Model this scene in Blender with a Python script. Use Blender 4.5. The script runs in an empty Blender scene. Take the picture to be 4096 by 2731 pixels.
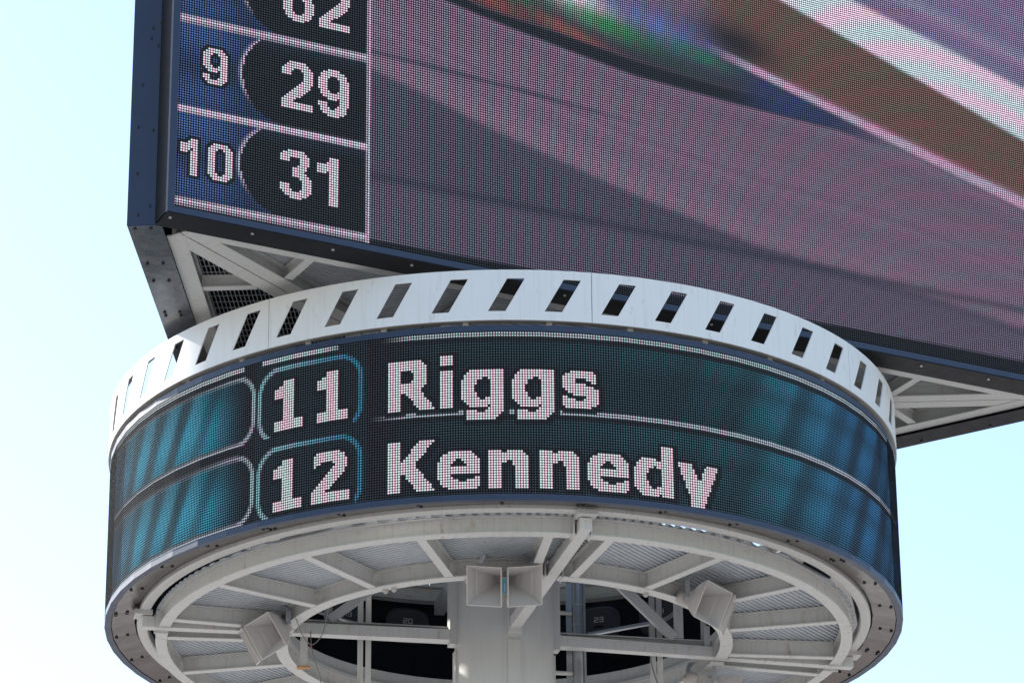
import bpy, math, random
import numpy as np
from mathutils import Vector, Matrix

random.seed(7)
scene = bpy.context.scene
COL = scene.collection

# ------------------------------------------------------------------ camera, sky, sun, exposure
Z0 = 18.30                                   # height of the ring's lower edge above the ground
PX_W = 4096.0
FOC, PITCH, YAW, ROLL = 14274.97, 0.393591594, 0.00309938258, -0.00856212967
CAM_D, CAM_H = 51.4744, 16.5755
cam_data = bpy.data.cameras.new('camera')
cam = bpy.data.objects.new('camera', cam_data)
COL.objects.link(cam)
cam_data.sensor_fit = 'HORIZONTAL'
cam_data.sensor_width = 36.0
cam_data.lens = 36.0 * FOC / PX_W
cam_data.clip_start = 0.5
cam_data.clip_end = 6000.0
cp, sp, cy, sy = math.cos(PITCH), math.sin(PITCH), math.cos(YAW), math.sin(YAW)
fw = Vector((sy * cp, cy * cp, sp)); rt = Vector((cy, -sy, 0)); up = rt.cross(fw)
rt2 = math.cos(ROLL) * rt + math.sin(ROLL) * up
up2 = -math.sin(ROLL) * rt + math.cos(ROLL) * up
mw = Matrix((rt2, up2, -fw)).transposed().to_4x4()
mw.translation = Vector((0, -CAM_D, Z0 - CAM_H))
cam.matrix_world = mw
scene.camera = cam

SUN_PHI, SUN_EL = -134.0, 33.0               # phi: 0 toward the camera, -90 to the left
sx, syy = math.sin(math.radians(SUN_PHI)), -math.cos(math.radians(SUN_PHI))
sun_dir = Vector((sx * math.cos(math.radians(SUN_EL)), syy * math.cos(math.radians(SUN_EL)), math.sin(math.radians(SUN_EL))))
world = bpy.data.worlds.new('World'); scene.world = world
world.use_nodes = True
wn = world.node_tree.nodes; wl = world.node_tree.links
for n in list(wn): wn.remove(n)
wo = wn.new('ShaderNodeOutputWorld'); wb = wn.new('ShaderNodeBackground'); ws = wn.new('ShaderNodeTexSky')
ws.sky_type = 'NISHITA'; ws.sun_disc = False
ws.sun_elevation = math.radians(SUN_EL)
ws.sun_rotation = math.atan2(sx, syy)
ws.altitude = 50.0; ws.air_density = 1.0; ws.dust_density = 0.5; ws.ozone_density = 1.0
wl.new(ws.outputs[0], wb.inputs[0]); wl.new(wb.outputs[0], wo.inputs[0])
wb.inputs[1].default_value = 0.15
sun_data = bpy.data.lights.new('sun', 'SUN'); sun = bpy.data.objects.new('sun', sun_data)
COL.objects.link(sun)
sun_data.energy = 4.9; sun_data.angle = math.radians(0.53); sun_data.color = (1.0, 0.955, 0.90)
sun.rotation_euler = sun_dir.to_track_quat('Z', 'Y').to_euler()
sun.location = (0, 0, 60)
vs = scene.view_settings
vs.view_transform = 'Standard'; vs.look = 'None'; vs.gamma = 1.0; vs.use_curve_mapping = False
EXPO = 0.95
vs.exposure = EXPO
LEDK = 1.0 / (2 ** EXPO)

# ------------------------------------------------------------------ materials
MATS = {}
def new_mat(name):
    m = bpy.data.materials.new(name); m.use_nodes = True
    nt = m.node_tree
    return m, nt, nt.nodes, nt.links, nt.nodes['Principled BSDF']

def paint(name, col, rough=0.5, metal=0.0, vary=0.12, scale=3.0, streak=0.0, rust=0.0, moss=0.0, bump=0.0, spec=0.5):
    """painted / bare metal with soft tone variation, vertical dirt streaks and rust or algae specks"""
    m, nt, N, L, b = new_mat(name)
    tc = N.new('ShaderNodeTexCoord')
    def noise(sc, det=4.0, vec=(1, 1, 1)):
        mp = N.new('ShaderNodeMapping'); mp.inputs['Scale'].default_value = vec
        L.new(tc.outputs['Object'], mp.inputs['Vector'])
        nz = N.new('ShaderNodeTexNoise'); nz.inputs['Scale'].default_value = sc; nz.inputs['Detail'].default_value = det
        L.new(mp.outputs['Vector'], nz.inputs['Vector']); return nz.outputs['Fac']
    def ramp(sock, a, bb):
        r = N.new('ShaderNodeMapRange'); r.inputs['From Min'].default_value = a; r.inputs['From Max'].default_value = bb
        r.clamp = True
        L.new(sock, r.inputs['Value']); return r.outputs['Result']
    def mix(fac, c1, c2, mul=1.0):
        x = N.new('ShaderNodeMix'); x.data_type = 'RGBA'
        mm = N.new('ShaderNodeMath'); mm.operation = 'MULTIPLY'; mm.inputs[1].default_value = mul
        L.new(fac, mm.inputs[0]); L.new(mm.outputs[0], x.inputs['Factor'])
        for s, c in (('A', c1), ('B', c2)):
            sock = [i for i in x.inputs if i.name == s and i.type == 'RGBA'][0]
            if hasattr(c, 'links'): L.new(c, sock)
            else: sock.default_value = (*c, 1)
        return [o for o in x.outputs if o.type == 'RGBA'][0]
    c0 = tuple(v * (1 - vary) for v in col); c1 = tuple(min(v * (1 + vary), 0.95) for v in col)
    out = mix(noise(scale), c0, c1)
    if streak:
        out = mix(ramp(noise(9.0, 3.0, (2.2, 2.2, 0.12)), 0.52, 0.75), out, (col[0] * 0.62, col[1] * 0.56, col[2] * 0.48), streak)
    if moss:
        out = mix(ramp(noise(5.0, 6.0, (1, 1, 1.5)), 0.60, 0.72), out, (0.26, 0.26, 0.07), moss)
    if rust:
        out = mix(ramp(noise(7.0, 7.0, (1.4, 1.4, 0.5)), 0.645, 0.73), out, (0.30, 0.13, 0.04), rust)
    L.new(out, b.inputs['Base Color'])
    rr = N.new('ShaderNodeMapRange'); rr.inputs['To Min'].default_value = max(rough - 0.08, 0.05); rr.inputs['To Max'].default_value = rough + 0.12
    L.new(noise(scale * 2.3), rr.inputs['Value']); L.new(rr.outputs['Result'], b.inputs['Roughness'])
    b.inputs['Metallic'].default_value = metal
    b.inputs['Specular IOR Level'].default_value = spec
    if bump:
        bp = N.new('ShaderNodeBump'); bp.inputs['Strength'].default_value = bump; bp.inputs['Distance'].default_value = 0.05
        L.new(noise(1.6, 2.0), bp.inputs['Height']); L.new(bp.outputs['Normal'], b.inputs['Normal'])
    MATS[name] = m
    return m

paint('steel_paint', (0.53, 0.525, 0.51), 0.5, vary=0.05, streak=0.28, rust=0.35, moss=0.22)
paint('girder_paint', (0.56, 0.55, 0.53), 0.45, vary=0.05, streak=0.38, rust=0.5, moss=0.25)
paint('column_paint', (0.53, 0.525, 0.51), 0.42, vary=0.05, streak=0.2, rust=0.0)
paint('band_paint', (0.70, 0.70, 0.69), 0.4, vary=0.035, scale=1.5, streak=0.22, rust=0.22)
paint('band_flange_paint', (0.52, 0.49, 0.44), 0.5, vary=0.1, rust=0.9)
paint('navy_paint', (0.017, 0.029, 0.062), 0.38, vary=0.12, streak=0.12, bump=0.08)
paint('black_paint', (0.009, 0.009, 0.012), 0.5, vary=0.2, bump=0.05, spec=0.15)
paint('bronze_sheet', (0.105, 0.083, 0.072), 0.20, metal=0.9, vary=0.10, scale=2.0, bump=0.35)
paint('grey_sheet', (0.15, 0.155, 0.165), 0.26, metal=0.8, vary=0.10, scale=2.0, bump=0.35)
paint('led_mask', (0.010, 0.0112, 0.0155), 0.6, vary=0.1, scale=8, spec=0.12)
paint('louver_plastic', (0.010, 0.011, 0.015), 0.6, vary=0.1, scale=8, spec=0.12)
paint('cabinet_back', (0.010, 0.012, 0.026), 0.5, vary=0.2)
paint('cover_plastic', (0.040, 0.043, 0.056), 0.5, vary=0.1)
paint('galvanised_deck', (0.50, 0.53, 0.56), 0.5, metal=0.35, vary=0.14, scale=6.0, streak=0.3, rust=0.4)
paint('galvanised_pipe', (0.46, 0.48, 0.51), 0.32, metal=0.85, vary=0.14, scale=5.0)
paint('grating_steel', (0.34, 0.36, 0.37), 0.45, metal=0.4, vary=0.1)
paint('horn_plastic', (0.50, 0.475, 0.465), 0.5, vary=0.04, scale=4.0)
paint('horn_rim_plastic', (0.52, 0.47, 0.42), 0.5, vary=0.05)
paint('driver_paint', (0.42, 0.39, 0.36), 0.45, vary=0.08)
paint('label_blue', (0.05, 0.30, 0.46), 0.4, vary=0.05)
paint('label_white', (0.75, 0.75, 0.74), 0.4, vary=0.03)
paint('number_white', (0.55, 0.56, 0.57), 0.5, vary=0.05)
paint('cable_grey', (0.16, 0.16, 0.16), 0.5, vary=0.1)
paint('marker_red', (0.5, 0.03, 0.02), 0.5, vary=0.05)
paint('bolt_dark', (0.025, 0.025, 0.03), 0.35, metal=0.6, vary=0.1)
paint('bolt_zinc', (0.55, 0.55, 0.54), 0.35, metal=0.6, vary=0.1)
paint('rusty_plate', (0.42, 0.22, 0.09), 0.7, vary=0.25, scale=12, rust=0.8)
paint('ground_mix', (0.31, 0.292, 0.265), 0.85, vary=0.18, scale=0.02)

# light emitting diodes: colour of every diode is an attribute of the mesh
m, nt, N, L, b = new_mat('led_diode')
at = N.new('ShaderNodeAttribute'); at.attribute_name = 'led'
L.new(at.outputs['Color'], b.inputs['Emission Color'])
b.inputs['Emission Strength'].default_value = LEDK
b.inputs['Base Color'].default_value = (0.075, 0.078, 0.08, 1)
b.inputs['Roughness'].default_value = 0.5
b.inputs['Specular IOR Level'].default_value = 0.15
m.cycles.emission_sampling = 'NONE'
MATS['led_diode'] = m

# ------------------------------------------------------------------ mesh helpers
def pol(r, phi, z):
    a = math.radians(phi); return (r * math.sin(a), -r * math.cos(a), z)

class MB:
    def __init__(self):
        self.v = []; self.f = []; self.s = []
    def face(self, pts, smooth=False):
        k = len(self.v); self.v += [tuple(p) for p in pts]; self.f.append(tuple(range(k, k + len(pts)))); self.s.append(smooth)
    def grid(self, rows, smooth=True, closed=False):
        """rows: list of equally long point lists, shared vertices"""
        k = len(self.v); m = len(rows[0])
        for r in rows: self.v += [tuple(p) for p in r]
        for i in range(len(rows) - 1):
            for j in range(m - (0 if closed else 1)):
                j2 = (j + 1) % m
                self.f.append((k + i * m + j, k + i * m + j2, k + (i + 1) * m + j2, k + (i + 1) * m + j)); self.s.append(smooth)
    def hexa(self, c):
        k = len(self.v); self.v += [tuple(p) for p in c]
        for q in ((0, 3, 2, 1), (4, 5, 6, 7), (0, 1, 5, 4), (1, 2, 6, 5), (2, 3, 7, 6), (3, 0, 4, 7)):
            self.f.append(tuple(k + i for i in q)); self.s.append(False)
        return self
    def box(self, c, ax, ay, az):
        c = Vector(c); ax = Vector(ax); ay = Vector(ay); az = Vector(az)
        return self.hexa([c - ax - ay - az, c + ax - ay - az, c + ax + ay - az, c - ax + ay - az,
                          c - ax - ay + az, c + ax - ay + az, c + ax + ay + az, c - ax + ay + az])
    def beam(self, p0, p1, w, h, up=(0, 0, 1)):
        """solid bar from p0 to p1 (centre line), w across, h along up"""
        p0 = Vector(p0); p1 = Vector(p1); d = (p1 - p0); u = Vector(up)
        side = d.cross(u).normalized(); u = side.cross(d).normalized()
        return self.box((p0 + p1) / 2, d / 2, side * w / 2, u * h / 2)
    def ibeam(self, p0, p1, depth, fw, tw=0.02, tf=0.018):
        """p0, p1 on the underside centre line"""
        p0 = Vector(p0); p1 = Vector(p1); z = Vector((0, 0, 1))
        self.beam(p0 + z * tf / 2, p1 + z * tf / 2, fw, tf)
        self.beam(p0 + z * (depth - tf / 2), p1 + z * (depth - tf / 2), fw, tf)
        d = (p1 - p0).normalized() * 0.001
        self.beam(p0 + d + z * depth / 2, p1 - d + z * depth / 2, tw, depth - 2 * tf)
        return self
    def arc(self, prof, a0, a1, n, caps=True, smooth=True):
        """revolve closed profile [(r,z)..] from phi a0 to a1"""
        m = len(prof)
        angs = [a0 + (a1 - a0) * i / n for i in range(n + 1)]
        for i in range(m):
            r0, z0 = prof[i]; r1, z1 = prof[(i + 1) % m]
            self.grid([[pol(r0, a, z0) for a in angs], [pol(r1, a, z1) for a in angs]], smooth)
        if caps and abs(a1 - a0) < 359:
            self.face([pol(r, a0, z) for r, z in prof]); self.face([pol(r, a1, z) for r, z in reversed(prof)])
        return self
    def tube(self, pts, r, n=10, caps=True):
        pts = [Vector(p) for p in pts]; rows = []
        for i, p in enumerate(pts):
            d = (pts[min(i + 1, len(pts) - 1)] - pts[max(i - 1, 0)]).normalized()
            a = Vector((0, 0, 1)) if abs(d.z) < 0.9 else Vector((1, 0, 0))
            s = d.cross(a).normalized(); t = s.cross(d)
            rr = r[i] if isinstance(r, (list, tuple)) else r
            rows.append([p + (s * math.cos(2 * math.pi * k / n) + t * math.sin(2 * math.pi * k / n)) * rr for k in range(n)])
        self.grid(rows, True, True)
        if caps: self.face(rows[0]); self.face(list(reversed(rows[-1])))
        return self
    def build(self, name, mat, parent=None, kind=None):
        me = bpy.data.meshes.new(name)
        me.from_pydata(self.v, [], self.f)
        me.polygons.foreach_set('use_smooth', self.s)
        me.materials.append(MATS[mat])
        me.update()
        return link(name, me, parent, kind)

def link(name, me, parent=None, kind=None):
    o = bpy.data.objects.new(name, me); COL.objects.link(o)
    if parent is not None: o.parent = parent
    if kind: o['kind'] = kind
    return o

def thing(name, label, cat, loc=(0, 0, Z0), group=None):
    o = bpy.data.objects.new(name, None); COL.objects.link(o)
    o.empty_display_size = 0.3
    o.location = loc; o['label'] = label; o['category'] = cat
    if group: o['group'] = group
    return o

def i_prof(r, z0, z1, fw, tw=0.022, tf=0.02):
    h = fw / 2; w = tw / 2
    return [(r - h, z0), (r + h, z0), (r + h, z0 + tf), (r + w, z0 + tf), (r + w, z1 - tf), (r + h, z1 - tf),
            (r + h, z1), (r - h, z1), (r - h, z1 - tf), (r - w, z1 - tf), (r - w, z0 + tf), (r - h, z0 + tf)]

def clip_line(poly, s, b, t):
    """parameter range of the line P.b = s (direction t) inside a convex polygon"""
    lo, hi = 1e9, -1e9
    for i in range(len(poly)):
        p = Vector(poly[i]); q = Vector(poly[(i + 1) % len(poly)])
        a0 = p.dot(b) - s; a1 = q.dot(b) - s
        if (a0 <= 0 <= a1 or a1 <= 0 <= a0) and abs(a1 - a0) > 1e-9:
            x = p + (q - p) * (a0 / (a0 - a1)); k = x.dot(t)
            lo = min(lo, k); hi = max(hi, k)
    return (lo, hi) if hi - lo > 0.002 else None

def corrugated(mb, poly, z, ang, pitch=0.080, height=0.022):
    """trapezoid decking clipped to a convex polygon; ridges run along ang (degrees)"""
    t = Vector((math.cos(math.radians(ang)), math.sin(math.radians(ang)))); b = Vector((-t.y, t.x))
    ss = [Vector(p).dot(b) for p in poly]; s0, s1 = min(ss), max(ss)
    prof = []; k = math.floor(s0 / pitch)
    while k * pitch < s1 + pitch:
        for f, h in ((0.0, 0), (0.42, 0), (0.5, 1), (0.92, 1)):
            prof.append(((k + f) * pitch, h * height))
        k += 1
    prev = None
    for s, h in prof:
        if s <= s0 or s >= s1: prev = None; continue
        c = clip_line(poly, s, b, t)
        if c is None: prev = None; continue
        cur = [(*(t * c[0] + b * s), z + h), (*(t * c[1] + b * s), z + h)]
        if prev: mb.face([prev[0], prev[1], cur[1], cur[0]])
        prev = cur
    return mb

# ------------------------------------------------------------------ ground
g = MB(); g.face([(-2500, -2500, 0), (2500, -2500, 0), (2500, 2500, 0), (-2500, 2500, 0)])
ground = g.build('ground', 'ground_mix', None, 'structure')

# ------------------------------------------------------------------ central column
RC = 0.745
col = thing('support_column', 'thick round grey painted steel column rising through the middle of the ring', 'column', (0, 0, 0))
mb = MB()
mb.grid([[pol(RC, a, z) for a in np.linspace(0, 360, 65)[:-1]] for z in (0.0, Z0 - 3, Z0 - 0.6, Z0 + 3.9)], True, True)
mb.face([pol(RC, a, Z0 + 3.9) for a in np.linspace(0, 360, 65)[:-1]])
mb.build('shaft', 'column_paint', col)
mb = MB().arc([(RC, 0.0), (RC + 0.35, 0.0), (RC + 0.35, 0.06), (RC, 0.06)], 0, 360, 48); mb.build('base_plate', 'column_paint', col)
MAIN = [12.0, 102.0, -78.0, -168.0]
for a in MAIN:
    mb = MB(); e = Vector(pol(1, a, 0)); s = Vector((-e.y, e.x, 0))
    mb.box(e * (RC + 0.045) + Vector((0, 0, Z0 + 0.35)), e * 0.06, s * 0.105, (0, 0, 0.56)); mb.build('gusset_plate', 'column_paint', col)
    mb = MB(); mb.box(e * (RC + 0.006) + Vector((0, 0, Z0 - 1.35)), e * 0.02, s * 0.10, (0, 0, 1.05)); mb.build('stiffener_strip', 'column_paint', col)

# ------------------------------------------------------------------ ring platform: girders, radial beams, decking
plat = thing('ring_platform', 'pale grey steel ring platform with radial beams under the round display', 'platform')
mb = MB().arc([(5.36, 0.045), (5.375, 0.03), (5.505, 0.03), (5.52, 0.045), (5.52, 0.17), (5.36, 0.17)], 0, 360, 128); mb.build('outer_ring', 'girder_paint', plat)
for q, a in enumerate(MAIN):
    d = math.degrees(0.085 / 5.15); d2 = math.degrees(0.085 / 3.35)
    mb = MB().arc(i_prof(5.15, -0.21, 0.045, 0.17), a + d, a + 90 - d, 40); mb.build('outer_girder', 'girder_paint', plat)
    mb = MB().arc(i_prof(3.35, -0.212, 0.045, 0.19), a + d2, a + 90 - d2, 36); mb.build('inner_girder', 'girder_paint', plat)
    mb = MB().arc([(3.355, 0.047), (3.37, 0.047), (3.37, 0.31), (3.355, 0.31)], a + 0.1, a + 89.9, 36); mb.build('kick_plate', 'steel_paint', plat)
    mb = MB().arc([(3.26, 0.050), (3.34, 0.050), (3.34, 0.085), (3.26, 0.085)], a + 4, a + 86, 36); mb.build('edge_channel', 'steel_paint', plat)
    # main box beam from the column out to the outer ring
    mb = MB(); e = Vector(pol(1, a, 0))
    mb.beam(e * (RC + 0.1) + Vector((0, 0, -0.06)), e * 5.47 + Vector((0, 0, -0.128)), 0.165, 0.165); mb.build('main_beam', 'girder_paint', plat)
    s = Vector((-e.y, e.x, 0))
    for sg in (-1, 1):
        mb = MB(); mb.box(e * 5.17 + s * sg * 0.125 + Vector((0, 0, -0.10)), e * 0.11, s * 0.010, (0, 0, 0.135)); mb.build('splice_plate', 'steel_paint', plat)
        mb = MB(); mb.box(e * 3.36 + s * sg * 0.130 + Vector((0, 0, -0.10)), e * 0.11, s * 0.010, (0, 0, 0.13)); mb.build('splice_plate', 'steel_paint', plat)
    mb = MB(); mb.box(e * 5.46 + Vector((0, 0, 0.005)), e * 0.13, s * 0.14, (0, 0, 0.035)); mb.build('bearing_plate', 'steel_paint', plat)
    angs = [a + 4.9 + 20.05 * i for i in range(5)]
    for ba in angs:
        e = Vector(pol(1, ba, 0))
        mb = MB().ibeam(e * 3.452 + Vector((0, 0, -0.207)), e * 5.058 + Vector((0, 0, -0.207)), 0.25, 0.13); mb.build('radial_beam', 'girder_paint', plat)
    # corrugated decking, one sheet per bay
    bis = a + 45.0
    ridge = math.degrees(math.atan2(-math.cos(math.radians(bis)), math.sin(math.radians(bis)))) + 90
    edges = [a + 0.2] + [x for x in angs] + [a + 89.8]
    for i in range(len(edges) - 1):
        a0, a1 = edges[i] + 0.05, edges[i + 1] - 0.05
        poly = [pol(3.42, a0, 0)[:2], pol(3.42, a1, 0)[:2]] + [pol(5.275, a1 + (a0 - a1) * k / 6, 0)[:2] for k in range(7)]
        mb = corrugated(MB(), poly, 0.048, ridge); mb.build('deck_sheet', 'galvanised_deck', plat)

# members inside the central opening
ax = Vector((math.cos(math.radians(11.0)), math.sin(math.radians(11.0)), 0)); off = Vector((0, 0.13, 0))
for sg in (-1, 1):
    mb = MB().ibeam(off + ax * sg * 0.86 + Vector((0, 0, -0.12)), off + ax * sg * 3.23 + Vector((0, 0, -0.12)), 0.23, 0.15); mb.build('tie_beam', 'steel_paint', plat)
    mb = MB(); s = Vector((-ax.y, ax.x, 0)); mb.box(off + ax * sg * 3.16 + Vector((0, -0.10, 0.08)), ax * 0.045, s * 0.012, (0, 0, 0.25)); mb.build('end_plate', 'steel_paint', plat)
def on_axis(x, dy=0.0, z=0.0): return off + ax * (x / ax.x) + Vector((0, dy, z))
mb = MB().beam(on_axis(-2.62, -0.06, 0.12), on_axis(-1.15, -0.06, 1.32), 0.08, 0.13); mb.build('diagonal_brace', 'steel_paint', plat)
mb = MB().beam(on_axis(2.60, -0.06, 0.12), on_axis(1.25, -0.06, 1.45), 0.08, 0.15); mb.build('diagonal_brace', 'steel_paint', plat)
for x0, y0, za, zb in ((-2.165, -0.08, -0.9, 2.25), (-2.045, -0.06, -0.9, 2.25), (2.275, 0.76, -0.9, 2.25), (2.385, 0.78, -0.9, 2.25)):
    mb = MB()
    mb.box((x0, y0, (za + zb) / 2), (0.042, 0, 0), (0, 0.004, 0), (0, 0, (zb - za) / 2))
    mb.box((x0 - 0.038, y0 + 0.035, (za + zb) / 2), (0.004, 0, 0), (0, 0.031, 0), (0, 0, (zb - za) / 2))
    mb.build('channel_post', 'steel_paint', plat)
for x0, y0, za, zb, w in ((-2.64, -0.33, 0.12, 1.9, 0.062), (2.67, 0.60, 0.12, 1.9, 0.072), (-2.99, -0.48, -0.62, -0.12, 0.055), (-3.08, -0.40, -0.1, 0.9, 0.03), (3.06, 0.80, 0.12, 1.6, 0.04)):
    mb = MB().box((x0, y0, (za + zb) / 2), (w, 0, 0), (0, 0.02, 0), (0, 0, (zb - za) / 2)); mb.build('hanger_post', 'steel_paint', plat)
mb = MB().box((-2.99, -0.48, -0.632), (0.10, 0, 0), (0, 0.06, 0), (0, 0, 0.012)); mb.build('hanger_plate', 'rusty_plate', plat)
# upper ring that carries the top of the drum
mb = MB().arc(i_prof(5.30, 2.24, 2.50, 0.20), 0, 360, 96); mb.build('upper_girder', 'steel_paint', plat)
for a in MAIN:
    e = Vector(pol(1, a, 0))
    mb = MB().beam(e * (RC + 0.02) + Vector((0, 0, 2.10)), e * 5.17 + Vector((0, 0, 2.10)), 0.17, 0.22); mb.build('upper_main_beam', 'steel_paint', plat)
# light clusters clamped below the inner girder
for a, dx in ((-31, 0), (-28.5, 0), (-9, 0), (-6.5, 0), (38.5, 0)):
    mb = MB(); p = Vector(pol(3.29, a, -0.235)); mb.tube([p + Vector((0, 0, 0.022)), p + Vector((0, 0, -0.012)), p + Vector((0, 0, -0.03))], [0.045, 0.04, 0.02], 10); mb.build('girder_clamp', 'driver_paint', plat)

# ------------------------------------------------------------------ ring display
PHI0, FA, NF = 10.75, 5.625, 64
RS = 6.0
PH, PV = 0.0368, 0.03714
ZTOP = 2.445

G = {}
def runs(name, w, cols):
    a = {}
    for k, rr in enumerate(cols):
        for r0, r1 in rr:
            for r in range(r0, r1 + 1): a[(k, r)] = 1.0
    G[name] = a
S20 = [(0, 19)]
runs('K', 18, [S20] * 5 + [[(8, 12)], [(7, 12)], [(6, 14)], [(5, 15)], [(3, 16)], [(2, 18)], [(1, 7), (11, 19)], [(0, 6), (12, 19)], [(0, 5), (13, 19)], [(0, 4), (15, 19)], [(0, 2), (16, 19)], [(0, 1), (17, 19)], [(0, 0), (19, 19)]])
runs('R', 18, [S20] * 5 + [[(0, 3), (9, 12)], [(0, 3), (9, 12)], [(0, 3), (9, 13)], [(0, 3), (9, 14)], [(0, 4), (8, 15)], [(0, 17)], [(0, 18)], [(0, 11), (12, 19)], [(1, 10), (13, 19)], [(2, 9), (15, 19)], [(16, 19)], [(17, 19)], [(19, 19)]])
runs('i', 5, [[(-1, 2), (5, 19)]] * 5)
def sh(cols, d): return [[(a + d, b + d) for a, b in c] for c in cols]
runs('g', 16, sh([[(4, 11)], [(2, 12)], [(1, 13), (16, 19)], [(0, 14), (16, 19)], [(0, 14), (16, 19)], [(0, 5), (9, 14), (16, 19)], [(0, 3), (11, 14), (17, 19)], [(0, 3), (12, 14), (17, 19)], [(0, 2), (12, 14), (17, 19)], [(0, 2), (11, 14), (16, 19)], [(0, 3), (11, 13), (15, 19)], [(0, 19)], [(0, 19)], [(0, 18)], [(0, 17)], [(0, 16)]], 5))
runs('s', 14, sh([[(2, 6), (10, 13)], [(1, 7), (10, 14)], [(1, 8), (11, 14)], [(0, 8), (11, 14)], [(0, 9), (11, 14)], [(0, 2), (5, 9), (12, 14)], [(0, 2), (5, 9), (12, 14)], [(0, 2), (5, 9), (12, 14)], [(0, 2), (5, 9), (11, 14)], [(0, 3), (6, 14)], [(0, 3), (6, 14)], [(0, 4), (6, 13)], [(1, 4), (7, 13)], [(7, 12)]], 5))
runs('e', 16, sh([[(4, 10)], [(2, 12)], [(1, 13)], [(1, 13)], [(0, 14)], [(0, 4), (6, 8), (10, 14)], [(0, 3), (6, 8), (11, 14)], [(0, 2), (6, 8), (11, 14)], [(0, 2), (6, 8), (12, 14)], [(0, 3), (6, 8), (12, 14)], [(0, 4), (6, 8), (12, 14)], [(0, 8), (11, 14)], [(0, 8), (11, 14)], [(1, 8), (11, 14)], [(2, 8), (10, 14)], [(3, 8), (10, 13)]], 5))
runs('n', 15, sh([[(0, 14)]] * 5 + [[(1, 4)], [(1, 4)], [(0, 3)], [(0, 3)], [(0, 5)], [(0, 14)], [(0, 14)], [(0, 14)], [(1, 14)], [(2, 14)]], 5))
runs('d', 16, [[(9, 16)], [(7, 17)], [(6, 18)], [(5, 19)], [(5, 19)], [(5, 10), (14, 19)], [(5, 8), (16, 19)], [(5, 8), (17, 19)], [(5, 7), (17, 19)], [(6, 8), (16, 19)], [(6, 8), (16, 18)]] + [S20] * 5)
yl = [0, 0, 1, 1, 1, 2, 2, 3, 3, 3, 4, 4, 5, 5, 5, 5, 5]; yr = [16, 16, 15, 15, 15, 14, 14, 13, 13, 13, 12, 12, 11, 11, 11, 10, 10]
gap = {0: (6, 11), 1: (6, 10), 2: (7, 10), 3: (7, 9), 4: (8, 9), 5: (8, 9)}
G['y'] = {(k, r + 5): 1.0 for r in range(17) for k in range(yl[r], yr[r] + 1) if not (r in gap and gap[r][0] <= k <= gap[r][1])}
runs('1', 13, [[(3, 6), (16, 19)], [(3, 6), (16, 19)], [(2, 6), (16, 19)], [(2, 6), (16, 19)]] + [S20] * 5 + [[(16, 19)]] * 4)
runs('2', 16, [[(15, 19)], [(1, 5), (14, 19)], [(0, 4), (13, 19)], [(0, 4), (12, 19)], [(0, 3), (11, 19)], [(0, 3), (10, 19)], [(0, 3), (9, 14), (16, 19)], [(0, 3), (8, 14), (16, 19)], [(0, 3), (7, 13), (16, 19)], [(0, 4), (6, 12), (16, 19)], [(0, 11), (16, 19)], [(0, 10), (16, 19)], [(1, 9), (16, 19)], [(1, 8), (16, 19)], [(3, 6), (16, 19)], [(16, 19)]])

def sstep(a, b, x):
    t = np.clip((x - a) / (b - a), 0, 1); return t * t * (3 - 2 * t)
def rbox(c, r, c0, c1, r0, r1, rad):
    """signed distance to a rounded rectangle in diode units"""
    cx, cy2 = (c0 + c1) / 2, (r0 + r1) / 2
    qx = np.abs(c - cx) - (c1 - c0) / 2 + rad; qy = np.abs(r - cy2) - (r1 - r0) / 2 + rad
    return np.minimum(np.maximum(qx, qy), 0) + np.hypot(np.maximum(qx, 0), np.maximum(qy, 0)) - rad
rng = np.random.RandomState(3)
NZ = rng.rand(4096)
def n1(x, seed=0):
    i = np.floor(x).astype(int); f = x - i; f = f * f * (3 - 2 * f)
    return NZ[(i + seed) % 4096] * (1 - f) + NZ[(i + 1 + seed) % 4096] * f
def add(o, m, c):
    for k in range(3): o[..., k] = o[..., k] * (1 - m) + c[k] * m

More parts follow.
